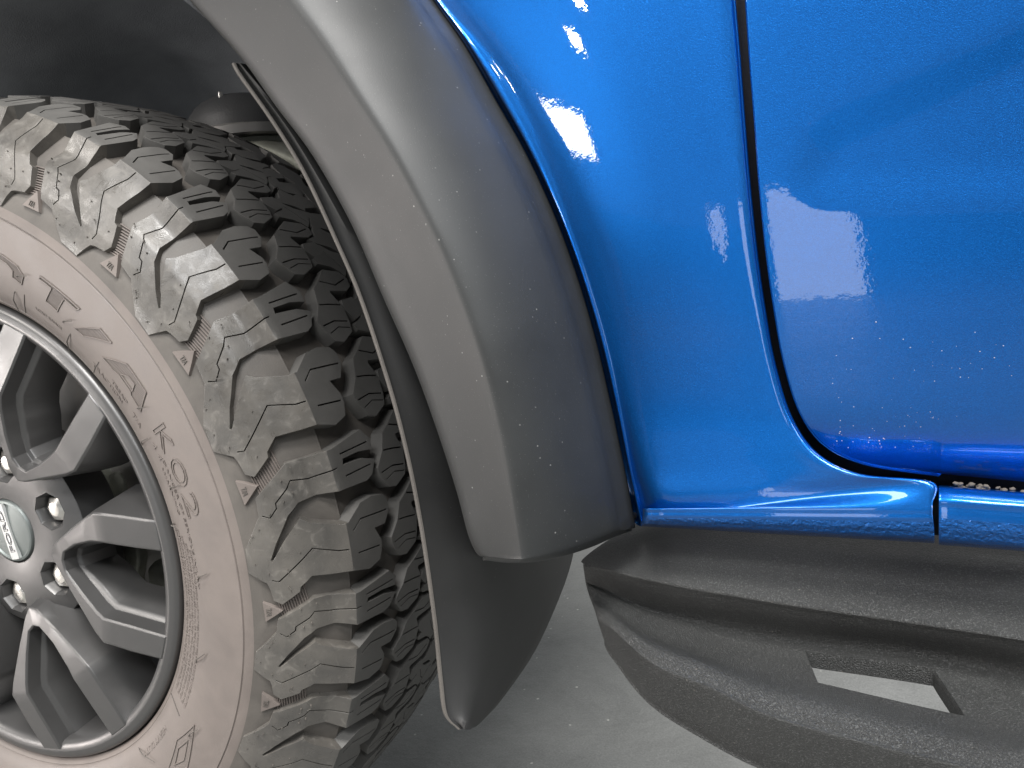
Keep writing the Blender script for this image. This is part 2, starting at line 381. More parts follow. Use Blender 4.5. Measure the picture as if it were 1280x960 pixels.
for k, t0 in enumerate(starts):
    t1 = starts[k+1] if k+1 < len(starts) else starts[0]+360; p = t1-t0
    jig = random.uniform(-.15, .15)
    mp_ = lambda L: [(t0+(t-U0)/UP*p, s) for t, s in L]
    vis = t0 < 130 or t0 > 330
    sip = [(mp_(L), w) for L, w in unit_sipes]
    if vis: block('shoulder_lug', mp_(unit), sip, unitdrop(t0, p), step=4.5)
    else: rest.append(block('x', mp_(unit), [], unitdrop(t0, p), step=12, build=False))
    # far shoulder
    far = [(t, 2*SC-s) for t, s in mp_(unit) if True][::-1]
    far = [(2*t0+p-t, s) for t, s in far][::-1]
    if vis: block('shoulder_lug', far, [], None, step=9)
    else: rest.append(block('x', far, [], None, step=12, build=False))
    if vis:                                              # small moulded triangle with the letters and the ribs beside it
        tri = mp_([(60.9, 27.5), (64.6, 29.0), (62.4, 43.)])
        b = block('wear_mark_triangle', tri, [], lambda t, s: -.0006+depth(s)*.35, step=9, mats=[SIDE, SIDE])
        for q in range(12):
            sq = 40.5+q*1.95; l_ = float(np.interp(sq, [37, 44, 58.5, 69], [60.4, 61.0, 59.2, 57.3]))-.25; r_ = float(np.interp(sq, [39.3, 68.4], [63.95, 60.6]))+.2
            ribs.append(block('x', mp_([(l_, sq-2), (r_, sq+1.2), (r_, sq+2.0), (l_, sq-1.2)]), [], lambda t, s: depth(s)-.0013, step=30, build=False))
    # centre rows
    for h in (0, 1):
        hp = p/2; c0 = t0+h*hp-.15*hp; sc = hp/7.8
        q = lambda L: [(c0+t*sc, s) for t, s in L]
        mir = lambda L: [(c0+(-4.7-t)*sc, 2*SC-s) for t, s in L]
        I = [(0.2, 186), (1.3, 172), (1.9, 163), (3.6, 156.5), (4.9, 147), (5.7, 147.5), (7.2, 154), (7.5, 163), (6.8, 176.5), (5.9, 180), (4.2, 182), (2.7, 177), (2.5, 178.5), (2.8, 199), (2.4, 207), (1.5, 209.5), (0.7, 204)]
        I = [(t, s+2) for t, s in I]
        Is = [([(6.6, 154.), (6.2, 166), (6.6, 179)], .8), ([(1.2, 175), (1.9, 192), (1.4, 209)], 1.2), ([(3.55, 159), (3.75, 170), (4.1, 183)], 1.2), ([(5.7, 150.), (5.5, 165), (5.9, 180)], 1.2)]
        Vb = [(3.75, 189), (3.65, 203), (4.45, 208.5), (5.3, 205), (5.75, 193), (4.6, 186)]
        III = [(-1.35, 188.), (-1.9, 201.7), (-2.9, 208.8), (-2.05, 217), (-1.35, 233), (-.85, 236.6), (-.6, 226), (.3, 221), (1.0, 214), (.35, 210.2), (-.25, 203.5), (-.8, 190)]
        VI = [(-.45, 229.5), (-.45, 239.), (1.2, 235), (1.55, 222), (.75, 221.5)]
        def grow(L, k): cx = sum(t for t, z in L)/len(L); cy = sum(z for t, z in L)/len(L); return [(cx+(t-cx)*k, cy+(z-cy)*k) for t, z in L]
        I = grow(I, 1.07); Vb = grow(Vb, 1.16); III = grow(III, 1.08); VI = grow(VI, 1.12)
        for L, sp in ((I, Is), (Vb, []), (III, [([(-2.4, 207), (-1.2, 212), (-.6, 214), (.2, 219)], .8)]), (VI, [])):
            if vis:
                block('tread_block', q(L), [(q(a), w) for a, w in sp], None, step=7)
                if L is not VI: block('tread_block', mir(L), [], None, step=9)
            else:
                rest.append(block('x', q(L), [], None, step=16, build=False)); rest.append(block('x', mir(L), [], None, step=16, build=False))
V = []; F = []; MI = []
for v, f, m in rest:
    b = len(V); V += v; F += [tuple(i+b for i in q) for q in f]; MI += m
mesh_obj('tread_remainder', V, F, [TREAD, LUGM], tyre, mi=MI, smooth=28, kind='stuff')
V = []; F = []; MI = []
for v, f, m in ribs:
    b = len(V); V += v; F += [tuple(i+b for i in q) for q in f]; MI += m
mesh_obj('groove_ribs', V, F, [SIDE, SIDE], tyre, mi=MI, smooth=0, kind='stuff')

# sidewall lettering
def side_a(r): return float(np.interp(r, [.236, .24, .252, .264, .276, .288, .300, .312, .325], [.0015, .0055, .0105, .0150, .0182, .0206, .0222, .0235, .0245]))
def SWP(r, th, h=0): return WP(r+h*.25, th, side_a(r)+h)
def relief(polys, h, wallh=.0006):
    """flat polygons (deg, r mm) raised h over the sidewall"""
    V = []; F = []
    for P in polys:
        L = []
        for i in range(len(P)):
            a, b = P[i], P[(i+1) % len(P)]; m = max(1, int(math.dist((a[0]*4.9, a[1]), (b[0]*4.9, b[1]))/3))
            for k in range(m): L.append((a[0]+(b[0]-a[0])*k/m, a[1]+(b[1]-a[1])*k/m))
        n = len(L); b0 = len(V)
        for t, r in L: V.append(SWP(r/1000, t, h))
        for t, r in L: V.append(SWP(r/1000, t, -wallh))
        from mathutils.geometry import tessellate_polygon
        for tr in tessellate_polygon([[Vector((t*4.9, r, 0)) for t, r in L]]): F.append(tuple(b0+i for i in tr))
        for i in range(n): F.append((b0+i, b0+(i+1) % n, b0+n+(i+1) % n, b0+n+i))
    return V, F
def ridge(P, w=.9, closed=True):
    out = []; n = len(P)
    for i in range(n if closed else n-1):
        a, b = P[i], P[(i+1) % n]; d = Vector(((b[0]-a[0])*4.9, b[1]-a[1])); L = d.length
        if L < .1: continue
        d /= L; nx, ny = -d.y*w/2, d.x*w/2; ex, ey = d.x*w*.45, d.y*w*.45
        out.append([((a[0]*4.9-ex+nx)/4.9, a[1]-ey+ny), ((b[0]*4.9+ex+nx)/4.9, b[1]+ey+ny), ((b[0]*4.9+ex-nx)/4.9, b[1]+ey-ny), ((a[0]*4.9-ex-nx)/4.9, a[1]-ey-ny)])
    return out
def hatch(P, hole=None, vertical=False, step=1.0, w=.42):
    out = []
    xs = [p[0] for p in P]; ys = [p[1] for p in P]
    # bars run radially (constant angle)
    t = min(xs)
    while t < max(xs):
        r = min(ys); run = None
        while r <= max(ys)+.5:
            ins = inpoly(t, r, P) and not (hole and inpoly(t, r, hole))
            if ins and run is None: run = r
            if not ins and run is not None:
                if r-run > 1: out.append([(t, run), (t+w/4.9, run), (t+w/4.9, r-.3), (t, r-.3)])
                run = None
            r += .5
        t += step/4.9
    return out
Tl = [(35.8, 290.8), (45.1, 291.6), (44.6, 288.4), (41.6, 288.1), (40.4, 270.8), (37.4, 271.5), (38.6, 287.9), (35.7, 287.8)]
Sl = [(44.8, 269.3), (50., 293), (52.9, 292.7), (47.3, 271.2)]
Al = [(52.4, 271.3), (57.1, 291.6), (62.5, 292.1), (64.0, 272.0), (60.9, 272.8), (60.5, 275.0), (56.9, 274.8), (55.6, 272.2)]
Ah = [(57.1, 277.6), (58.6, 284.6), (60.2, 285.2), (60.6, 277.6)]
Nl = [(22.5, 272), (22.5, 288), (27, 288.9), (30.5, 286), (31.9, 280), (31.3, 271.3), (29.1, 272.7), (29.3, 279), (28, 283), (25.3, 284.5), (25.2, 272)]
Dl = [(124.5, 281.), (131, 271.5), (139.5, 283), (133, 294.5)]
Di = [(128.5, 281.5), (132, 277), (135.5, 283), (132.5, 288)]
polys = []
for P, hole in ((Tl, None), (Sl, None), (Al, Ah), (Nl, None), (Dl, Di)):
    V, F = merge([relief(ridge(P), .0008)]+([relief(ridge(hole), .0008)] if hole else [])+[relief(hatch(P, hole, step=1.25), .00022)])
    mesh_obj('raised_letter', V, F, SIDE, tyre, smooth=0)
# seams moulded across the sidewall
for t in (31.6, 52.0, 126.6):
    V, F = relief(ridge([(t, 262.), (t-.6, 252), (t-1.0, 242)], .6, False), .0006); mesh_obj('mould_seam', V, F, BASE, tyre, smooth=0)

def text_mesh(txt, size, bold=.0):
    cu = bpy.data.curves.new('t', 'FONT'); cu.body = txt; cu.size = size; cu.extrude = 0; cu.offset = bold; cu.resolution_u = 3
    ob = bpy.data.objects.new('t', cu); COL.objects.link(ob); bpy.context.view_layer.update()
    me = bpy.data.meshes.new_from_object(ob.evaluated_get(bpy.context.evaluated_depsgraph_get()))
    V = [v.co.copy() for v in me.vertices]; F = [tuple(p.vertices) for p in me.polygons]
    cnt = {}
    for f in F:
        for i in range(len(f)): e = (f[i], f[(i+1) % len(f)]); cnt.setdefault((min(e), max(e)), []).append(e)
    be = [v[0] for v in cnt.values() if len(v) == 1]
    bpy.data.objects.remove(ob); bpy.data.curves.remove(cu); bpy.data.meshes.remove(me)
    return V, F, be
def side_text(name, txt, size, th0, r0, h=.0004, wide=1., outline=False, th1=None, fit=None):
    V, F, be = text_mesh(txt, size)
    if fit: wide = fit*math.pi/180*r0/max(v.x for v in V)
    pt = lambda v, d: SWP(r0+v.y, th0+math.degrees(v.x*wide/r0), d)
    if outline:
        parts = [relief(ridge([(th0+math.degrees(V[a].x*wide/r0), (r0+V[a].y)*1000), (th0+math.degrees(V[b].x*wide/r0), (r0+V[b].y)*1000)], .8, False), .0007) for a, b in be]
        v2, f2 = merge(parts); return mesh_obj(name, v2, f2, SIDE, tyre, smooth=0)
    P = [pt(v, h) for v in V]+[pt(v, -.0004) for v in V]; n = len(V)
    return mesh_obj(name, P, list(F)+[(a, b, b+n, a+n) for a, b in be], SIDE, tyre, smooth=0)
for ch, t, fw_ in (('K', 67.3, 4.9), ('O', 73.3, 5.0), ('2', 79.2, 4.6)): side_text('raised_letter', ch, .0245, t, .2745, outline=True, fit=fw_)
side_text('moulded_print', 'TRACTION', .0062, 50.5, .2505, .0005, fit=9.5)
side_text('moulded_print', 'TREAD', .0062, 56, .258, .0005, fit=5)
side_text('moulded_print', 'T/A', .0075, 63.0, .256, .0006, fit=3)
side_text('moulded_print', 'LOAD RANGE', .0042, 34.3, .2545, .0004, fit=7.2)
side_text('moulded_print', '4 4', .009, 69.5, .262, .0006, fit=3.5)
side_text('moulded_print', 'DANGER OF SERIOUS INJURY', .0042, 73.0, .2665, .0005, fit=24)
side_text('moulded_print', 'WARNING', .0046, 74.2, .2595, .0005, fit=9)
for i, r in enumerate((.2445, .2490, .2535, .2580, .2625)):
    side_text('moulded_print', ('SAFETY WARNING SERIOUS INJURY MAY RESULT FROM TIRE FAILURE DUE TO UNDERINFLATION', 'OVERLOADING FOLLOW OWNERS MANUAL OR TIRE PLACARD IN VEHICLE EXPLOSION OF TIRE')[i % 2], .0037, 85+i*1.2, r, .0004, fit=38-i)
side_text('moulded_print', 'HEAVY DUTY', .0075, 132.5, .252, .0005, fit=11)
for i, t in enumerate(starts[:8]):
    t1 = starts[i+1]; p = t1-t
    V, F, be = text_mesh('T/A', .0060)
    mx = max(v.x for v in V)
    def pt(v, d): return TP(t+p*.035+(v.x-mx/2)/.405*57.3*.85+p*.068, 30.+v.y*1000, -.0006+depth(33)*.35-d)
    P = [pt(v, .0007) for v in V]+[pt(v, -.0003) for v in V]; n = len(V)
    mesh_obj('moulded_print', P, list(F)+[(a, b, b+n, a+n) for a, b in be], BASE, tyre, smooth=0)
# vent hairs left from the mould
def hair(u, v, u2, v2, lift=.004):
    def hit(u, v):
        d = ray(u, v); t = .3
        for _ in range(60):
            q = CAM+d*t-C0; a = q@AX; r = math.hypot(q@E1, q@E2); t += (a-side_a(r))*-1/(d@AX)*.8 if abs(d@AX) > 1e-6 else 0
        return CAM+d*t
    A, B = hit(u, v), hit(u2, v2); mid = (A+B)/2+AX*lift+np.array([0, 0, .001]); 
    V, F = tube([A-AX*.001, A*.6+mid*.4, mid, B*.6+mid*.4+AX*lift*.3, B+AX*lift*.5], [.0005, .0005, .0005, .0004, .0003], 5)
    mesh_obj('rubber_vent_hair', V, F, BASE, tyre)
for a in [(20, 346, 36, 345), (78, 403, 92, 401), (88, 415, 90, 440), (171, 511, 184, 509), (177, 556, 187, 547), (212, 612, 225, 606), (247, 724, 261, 716), (244, 829, 258, 816), (235, 921, 249, 910), (172, 934, 195, 951), (18, 362, 27, 390), (216, 655, 222, 658)]: hair(*a)
nub = []
for k, t0 in enumerate(starts[:8]):
    p = starts[k+1]-t0
    for t, s in [(62.3, 60), (66.6, 48), (69.5, 30), (73.2, 25), (74.4, 50), (72.2, 62), (68.6, 34), (64.2, 66), (61.3, 70), (77.2, 52), (75.2, 35), (65.2, 60)]:
        t = t0+(t-U0)/UP*p+random.uniform(-.3, .3); s += random.uniform(-2, 2)
        nub.append(tube([TP(t, s, .001), TP(t, s, -.0010)], [.0007, .0005], 6))
        if random.random() < .2: nub.append(tube([TP(t, s, -.0006), TP(t+.35, s+random.uniform(-2, 2), -.0014), TP(t+.7, s+random.uniform(-3, 3), -.0008)], [.0003, .0003, .0002], 4))
V, F = merge(nub); mesh_obj('vent_nubs', V, F, BASE, tyre, kind='stuff')

# ------------------------------------------------------------------ rim
rp = [(-.012, .2325), (-.003, .2338), (.0026, .2335), (.0050, .2318), (.0060, .2285), (.0066, .2250), (.0068, .2240), (.0040, .2180), (-.0005, .2155), (-.03, .2105), (-.06, .2085), (-.10, .206), (-.17, .205), (-.245, .205), (-.25, .233)]
V, F = revolve(rp, 200); rim = mesh_obj('rim', V, F, RIMM, truck, smooth=60)
rim['label'] = 'satin grey alloy wheel with split frame spokes'
def pr(r, t, a): return WP(r, t, a)
def frame_mesh(tc):
    d2 = lambda L: [(r/1000, tc+t, a/1000) for r, t, a in L]
    # outer outline from arm 1 end to arm 2 end, and inner outline likewise
    out = d2([(226, -18.0, 2), (222, -17.5, 6.5), (190, -20., 10), (161, -22.9, 13), (148, -22.0, 11.5), (110, -16.5, 6), (82, -8, 1.5), (76, 0, .5), (84, 6.5, 2), (112, 15.5, 7), (150, 22.0, 12), (163, 22.9, 13.4), (192, 19.8, 10.5), (222, 17, 7), (226, 17.5, 2)])
    inn = d2([(226, -10.5, 2), (222, -10.7, 6.8), (189, -11.9, 10.5), (158, -13.6, 14), (146, -13.6, 12.5), (118, -11., 8), (98, -5.6, 5), (94, 0, 4.3), (98, 5.6, 5), (120, 10.7, 8.5), (147, 13.6, 13), (158, 14.0, 14.4), (190, 12.0, 10.8), (222, 10.7, 7), (226, 10.5, 2)])
    out = np.array([WP(*p) for p in out]); inn = np.array([WP(*p) for p in inn])
    O = lin(out, 3); Q = lin(inn, 3); n = len(O)
    def rad(p, f): q = p-C0; a = q@AX; v = q-AX*a; return v
    mid = (O+Q)/2
    cols = []
    # cross section round each arm: outer foot, outer shoulder, outer edge, inner edge, ledge, inner foot
    for i in range(n):
        w = Q[i]-O[i]; wn = w/np.linalg.norm(w)
        cols.append([O[i]-wn*.010-AX*.050, O[i]-wn*.0035-AX*.010, O[i]-wn*.0008-AX*.0012, O[i]+wn*.0010, Q[i]-wn*.0010, Q[i]+wn*.0008-AX*.0014, Q[i]+wn*.0030-AX*.014, Q[i]+wn*.0066-AX*.0165, Q[i]+wn*.0076-AX*.0185, Q[i]+wn*.0135-AX*.050])
    G = np.array(cols)
    return G.reshape(-1, 3), grid_faces(G.shape[0], G.shape[1])
for k in range(6):
    V, F = frame_mesh(102+60*k)
    mesh_obj('spoke', V, F, RIMM, rim, smooth=32)
# hub with lug pockets
ptsl = []; edg = []
def ring(r, n, cx=0, cy=0, ph=0):
    b = len(ptsl)
    for i in range(n):
        t = 2*math.pi*(i/n)+ph; ptsl.append(Vector((cx+r*math.cos(t), cy+r*math.sin(t))))
    edg.extend((b+i, b+(i+1) % n) for i in range(n)); return [tuple(ptsl[b+i]) for i in range(n)]
outer = ring(.100, 72); cent = ring(.0335, 40); pock = []
for k in range(6):
    t = R(72+60*k); pock.append(ring(.0188, 8, .0700*math.cos(t), .0700*math.sin(t), t+R(22.5)))
for rr in (.05, .085):
    for i in range(36): ptsl.append(Vector((rr*math.cos(i*math.pi/18), rr*math.sin(i*math.pi/18))))
vo, eo, fo, *_ = delaunay_2d_cdt(ptsl, edg, [], 0, 1e-6)
def HP(x, y, a): return C0+AX*a+x*E1+y*E2
def ha(x, y): r = math.hypot(x, y); return float(np.interp(r, [.03, .045, .07, .09, .1], [-.016, -.012, -.0115, -.014, -.020]))
V = [HP(v[0], v[1], ha(v[0], v[1])) for v in vo]; F = []
for f in fo:
    cx = sum(vo[i][0] for i in f)/3; cy = sum(vo[i][1] for i in f)/3
    if math.hypot(cx, cy) < .0333 or any(inpoly(cx, cy, P) for P in pock): continue
    if not inpoly(cx, cy, outer): continue
    F.append(tuple(f))
def wall(L, c, f1, d1, f2, d2, cap=True):
    b = len(V); n = len(L)
    for (x, y) in L: V.append(HP(x, y, ha(x, y)))
    for (x, y) in L: V.append(HP(c[0]+(x-c[0])*f1, c[1]+(y-c[1])*f1, ha(x, y)-d1))
    for (x, y) in L: V.append(HP(c[0]+(x-c[0])*f2, c[1]+(y-c[1])*f2, -.016-d2))
    for q in (0, 1):
        for i in range(n): F.append((b+q*n+i, b+q*n+(i+1) % n, b+(q+1)*n+(i+1) % n, b+(q+1)*n+i))
    if cap: F.append(tuple(b+2*n+i for i in range(n)))
for k in range(6):
    t = R(72+60*k); wall(pock[k], (.07*math.cos(t), .07*math.sin(t)), .90, .003, .74, .026)
wall(outer, (0, 0), 1.01, .01, 1.04, .040, False); wall(cent, (0, 0), 1, .004, 1., .006, True)
mesh_obj('hub', V, F, RIMM, rim, smooth=30)
for k in range(6):                                        # connecting web behind the spokes
    pass
for k in range(6):
    c = WP(.0700, 72+60*k, 0); V = []; F = []
    lay = [(-.044, .0112), (-.020, .0112), (-.0185, .0098), (-.0175, .0072), (-.0172, .0068), (-.0168, .0040)]
    for a, r in lay:
        for i in range(24):
            t = 2*math.pi*i/24; rr = r/ max(math.cos(((t+math.pi/6) % (math.pi/3))-math.pi/6), .86) if r > .010 else r
            V.append(c+AX*a+rr*(math.cos(t)*E1+math.sin(t)*E2))
    F = grid_faces(len(lay), 24)+[(j*24+23, j*24, (j+1)*24, (j+1)*24+23) for j in range(len(lay)-1)]+[tuple((len(lay)-1)*24+i for i in range(24))]
    mesh_obj('lug_nut', V, F, SILV, rim, smooth=28)
# centre cap
V, F = revolve([(-.030, .0325), (-.0165, .0325), (-.0135, .0312), (-.0128, .0290), (-.0145, .0278), (-.0135, .020), (-.0128, .010), (-.0126, .0005)], 56)
capo = mesh_obj('centre_cap', V, F, CAPM, truck, smooth=30); capo['label'] = 'round grey wheel centre cap with silver badge strip'
pa = np.array([math.cos(R(172)), math.sin(R(172))])       # strip runs along this direction of the cap
A0 = PX(5, 630, 0); 
def cap_dir():
    def w(u, v):
        d = ray(u, v); o = CAM-C0; t = (-.012-o@AX)/(d@AX); q = o+t*d; return np.array([q@E1, q@E2])
    d = w(29, 701)-w(5, 630); return d/np.linalg.norm(d)
cdv = cap_dir(); cu_ = -cdv                               # text runs from the lower end upwards
cn = np.array([-cu_[1], cu_[0]])
if (HP(*(cn*.01), 0)-HP(0, 0, 0))@M[:, 0] > 0: cn = -cn    # letter tops point to the left of the picture
def CP(x, y, a): q = cu_*x+cn*y; return HP(q[0], q[1], a)
V = []; F = []
for x, wd in ((-.0285, .0056), (-.0265, .0062), (.0265, .0062), (.0285, .0056)):
    for y, a in ((-wd, -.0140), (-wd+.0006, -.0112), (wd-.0006, -.0112), (wd, -.0140)): V.append(CP(x, y, a))
F = grid_faces(4, 4)+[(0, 1, 2, 3), (12, 13, 14, 15)]
mesh_obj('badge_strip', V, F, PLATE, capo, smooth=20)
V0, F0, be = text_mesh('FORD', .0085); mx = max(v.x for v in V0)
parts = []
for a, b in be:
    p, q = V0[a], V0[b]; s_ = .044/mx
    P2 = [np.array([(p.x-mx/2)*s_, p.y-.003]), np.array([(q.x-mx/2)*s_, q.y-.003])]
    d = P2[1]-P2[0]; L = np.linalg.norm(d)
    if L < 1e-7: continue
    d /= L; nn = np.array([-d[1], d[0]])*.00028; e = d*.0001
    c4 = [P2[0]-e+nn, P2[1]+e+nn, P2[1]+e-nn, P2[0]-e-nn]
    parts.append(([CP(c[0], c[1], -.01095) for c in c4]+[CP(c[0], c[1], -.0113) for c in c4], [(0, 1, 2, 3), (0, 1, 5, 4), (1, 2, 6, 5), (2, 3, 7, 6), (3, 0, 4, 7)]))
V, F = merge(parts); mesh_obj('badge_lettering', V, F, INK, capo, smooth=0)

# ------------------------------------------------------------------ brake and suspension behind the wheel
V, F = revolve([(-.105, .075), (-.085, .078), (-.085, .166), (-.0865, .168), (-.112, .168), (-.114, .166), (-.114, .075)], 120)
disc = mesh_obj('brake_disc', V, F, DISC, truck, smooth=30)
V, F = revolve([(-.050, .001), (-.050, .060), (-.052, .078), (-.105, .080)], 60); mesh_obj('disc_hat', V, F, CAST, disc, smooth=30)
V, F = revolve([(-.122, .05), (-.122, .182), (-.110, .186)], 90); mesh_obj('dust_shield', V, F, BLK, truck, smooth=30)
def lump(name, pts, mat, parent, sub=2):
    """rounded solid from a lofted stack of wheel-coordinate outlines"""
    V = []; n = len(pts[0]); F = []
    for L in pts:
        for r, t, a in L: V.append(WP(r, t, a))
    for j in range(len(pts)-1):
        for i in range(n): F.append((j*n+i, j*n+(i+1) % n, (j+1)*n+(i+1) % n, (j+1)*n+i))
    F.append(tuple(range(n))); F.append(tuple((len(pts)-1)*n+i for i in range(n)))
    o = mesh_obj(name, V, F, mat, parent, smooth=50)
    m = o.modifiers.new('b', 'BEVEL'); m.width = .006; m.segments = 2
    s = o.modifiers.new('s', 'SUBSURF'); s.levels = s.render_levels = sub
    return o
def WPP(u, v, a):
    d = ray(u, v); o = CAM-C0; t = (a-o@AX)/(d@AX); return CAM+d*t
def plate(name, P, a, th, mat, parent, bev=.004, sub=2):
    n = len(P); L = [WPP(u, v, a) for u, v in P]; c = np.mean(L, axis=0)
    V = [c+(p-c)*.9 for p in L]+[p-AX*.004 for p in L]+[p-AX*th for p in L]
    F = [tuple(range(n)), tuple(2*n+i for i in range(n))]+[(j*n+i, j*n+(i+1) % n, (j+1)*n+(i+1) % n, (j+1)*n+i) for j in (0, 1) for i in range(n)]
    o = mesh_obj(name, V, F, mat, parent, smooth=50); m = o.modifiers.new('b', 'BEVEL'); m.width = bev; m.segments = 3
    return o
cal = plate('brake_caliper', [(182, 712), (190, 703), (206, 702), (236, 706), (238, 752), (214, 750), (196, 745), (184, 733)], -.066, .05, CAST, truck)
plate('caliper_bracket', [(150, 672), (170, 676), (174, 700), (170, 726), (172, 748), (184, 768), (192, 786), (180, 788), (166, 776), (156, 752), (152, 722), (154, 700)], -.074, .018, CAST, truck)
plate('caliper_pin', [(186, 758), (206, 752), (224, 758), (226, 790), (206, 794), (190, 784)], -.070, .03, CAST, truck)
plate('caliper_bracket', [(128, 598), (142, 590), (152, 604), (155, 640), (140, 640), (134, 618)], -.078, .02, CAST, truck)
for u, v in ((197, 773),):
    c = WPP(u, v, -.064); V, F = tube([c-AX*.012, c, c+AX*.002], [.0055, .0055, .004], 14); mesh_obj('caliper_bolt', V, F, CAST, cal)
plate('tie_rod_end', [(60, 880), (84, 868), (104, 872), (108, 890), (84, 902), (62, 896)], -.12, .02, BLK, truck)

# ball joint and control arm above the tyre
def PYr(u, v, Y): return PY(u, v, Y)
bc = PY(300, 168, .30); sc_ = np.linalg.norm(PY(343, 168, .30)-bc)
V = []; n = 28; lay = []
for j in range(9):
    f = j/8; ang = f*math.pi/2; lay.append((1.0*math.cos(ang)**.75, .62*math.sin(ang)))
for rr, h in lay:
    for i in range(n):
        t = 2*math.pi*i/n; V.append(bc+np.array([math.cos(t)*rr*sc_*1.15, math.sin(t)*rr*sc_, h*sc_*1.25]))
F = grid_faces(9, n)+[(j*n+n-1, j*n, (j+1)*n, (j+1)*n+n-1) for j in range(8)]
BOOT = mat_plastic('ball_joint_rubber', (.10, .10, .102), .5, 400, .0004, .3)
ball = mesh_obj('ball_joint_boot', V, F, BOOT, truck, smooth=60)
def cyl(name, c, r0, r1, h, mat, par, n=28, sx=1.15):
    V = []; 
    for rr, z in ((r0*.96, -h), (r0, -h+.002), (r1, -.002), (r1*.96, 0)):
        for i in range(n): t = 2*math.pi*i/n; V.append(c+np.array([math.cos(t)*rr*sx, math.sin(t)*rr, z]))
    F = grid_faces(4, n)+[(j*n+n-1, j*n, (j+1)*n, (j+1)*n+n-1) for j in range(3)]+[tuple(3*n+i for i in range(n)), tuple(range(n))]
    return mesh_obj(name, V, F, mat, par, smooth=30)
cyl('joint_collar', bc+np.array([-.004, 0, .003]), sc_*1.08, sc_*1.08, .013, DISC, ball)
cyl('joint_base', bc+np.array([0, 0, -.010]), sc_*.9, sc_*.9, .022, CAST, ball)
sp_ = PY(276, 122, .27); V, F = tube([sp_-np.array([0, 0, .02]), sp_, sp_+np.array([0, 0, .006])], [.0035, .0035, .0022], 12); mesh_obj('joint_stud', V, F, SILV, ball)
rows = []
for (u, v), (u2, v2) in (((285, 168), (290, 196)), ((330, 176), (335, 208)), ((380, 196), (385, 230)), ((440, 226), (440, 262))):
    a, b = PY(u, v, .28), PY(u2, v2, .28); m = (a+b)/2
    rows.append([a+np.array([0, .06, 0]), a, m+np.array([0, -.010, .002]), b, b+np.array([0, .06, 0])])
loft('control_arm', rows, CAST, truck, 5, 4)

# ------------------------------------------------------------------ wheel well
rows = []
for th in range(-100, 84, 6):
    t = R(th); rr = .515; x, z = math.sin(t)*rr, RT+.03+math.cos(t)*rr
    row = []
    for y, dz in ((.05, .0), (.08, .004), (.16, .012), (.26, -.004), (.36, -.03), (.43, -.08), (.465, -.16), (.47, -.26), (.475, -.40)):
        k = noise.noise(Vector((x*5, y*6, 3.1)))*.06*min(1, y/.2)
        row.append((x*(1-max(0, -dz)*.6), y+k, z+dz*(1 if th < 50 else .4)+k))
    rows.append(row)
loft('wheel_well_liner', rows, LINER, truck, 3, 4)
V = []; bcx = PY(75, 44, .40)
for j in range(6):
    f = j/5
    for i in range(20):
        t = 2*math.pi*i/20; V.append(bcx+np.array([math.cos(t)*.060*(1-f*.35), -.03*f, math.sin(t)*.022*(1-f*.35)+.012*math.cos(t)]))
F = grid_faces(6, 20)+[(j*20+19, j*20, (j+1)*20, (j+1)*20+19) for j in range(5)]+[tuple(100+i for i in range(20))]
mesh_obj('dark_liner_hollow', V, F, GAP_DARK, truck, smooth=60)  # solid boss whose near-black colour stands in for a shaded hollow opening

# ------------------------------------------------------------------ fender flare
inner = [(160, -105), (200, -50), (238, 0), (300, 70), (345, 132), (392, 195), (440, 280), (480, 372), (518, 458), (548, 540), (572, 615), (586, 668), (597, 692)]
crease = [(262, -130), (312, -70), (364, 0), (398, 46), (440, 110), (480, 172), (515, 235), (550, 305), (582, 385), (607, 460), (628, 545), (642, 620), (652, 690)]
outer_ = [(430, -165), (487, -80), (542, 0), (580, 55), (619, 125), (656, 190), (691, 265), (719, 340), (743, 420), (763, 505), (779, 580), (789, 632), (793, 658)]
FF = [0, .2, .4, .6, .75, .86, .94, 1]; GG = [.05, .11, .19, .3, .44, .58, .72, .85, 1]
def flare_y(w, dc, g):                                   # smooth meeting of the inner band and the outer band
    yl = -.0225-.0128*w; yr = -.0353+.0535*(.6*g+.4*abs(g)*g)
    return .5*(yl+yr)+.5*math.sqrt((yl-yr)**2+.0026**2)-.0013
def cross(a, b, c, d, e2, f2):
    out = []
    for w in FF: out.append((a+(c-a)*w, b+(d-b)*w, flare_y(w, 0, (w-1)*(c-a)/(e2-c))))
    for g in GG: out.append((c+(e2-c)*g, d+(f2-d)*g, flare_y(1+g*(e2-c)/(c-a), 0, g)))
    return out
rows = []
for (a, b), (c, d), (e, f) in zip(inner, crease, outer_):
    e2, f2 = e-24, f+3; cs = cross(a+3, b, c, d, e2, f2)
    rows.append([PY(a-1, b, .075), PY(a-1, b, .020), PY(a, b, -.016)]+[PY(*q) for q in cs]+[PY(e2+9, f2-2, .027), PY(e, f, .039), PY(e, f, .06)])
def bv(u): return float(np.interp(u, [604, 630, 652, 672, 706, 742, 766], [700, 703, 703.5, 702, 695, 683, 672]))
bl = [(u, bv(u), y) for u, _, y in cross(606, 0, 652, 0, 766, 0)]
bl = [(603, 699, .075), (604, 700, .02), (605, 701, -.014)]+bl+[(774, 669, .025), (788, 664, .035), (790, 664, .055)]
rows.append([PY(u, v-4, y) for u, v, y in bl])
rows.append([PY(u, v, y+.004) for u, v, y in bl])
rows.append([p+np.array([-.004, .012, -.0005]) for p in rows[-1]])
rows.append([p+np.array([-.006, .05, .004]) for p in rows[-1]])
flare, _ = loft('fender_flare', rows, FLARE, truck, 6, 2, smooth=45)

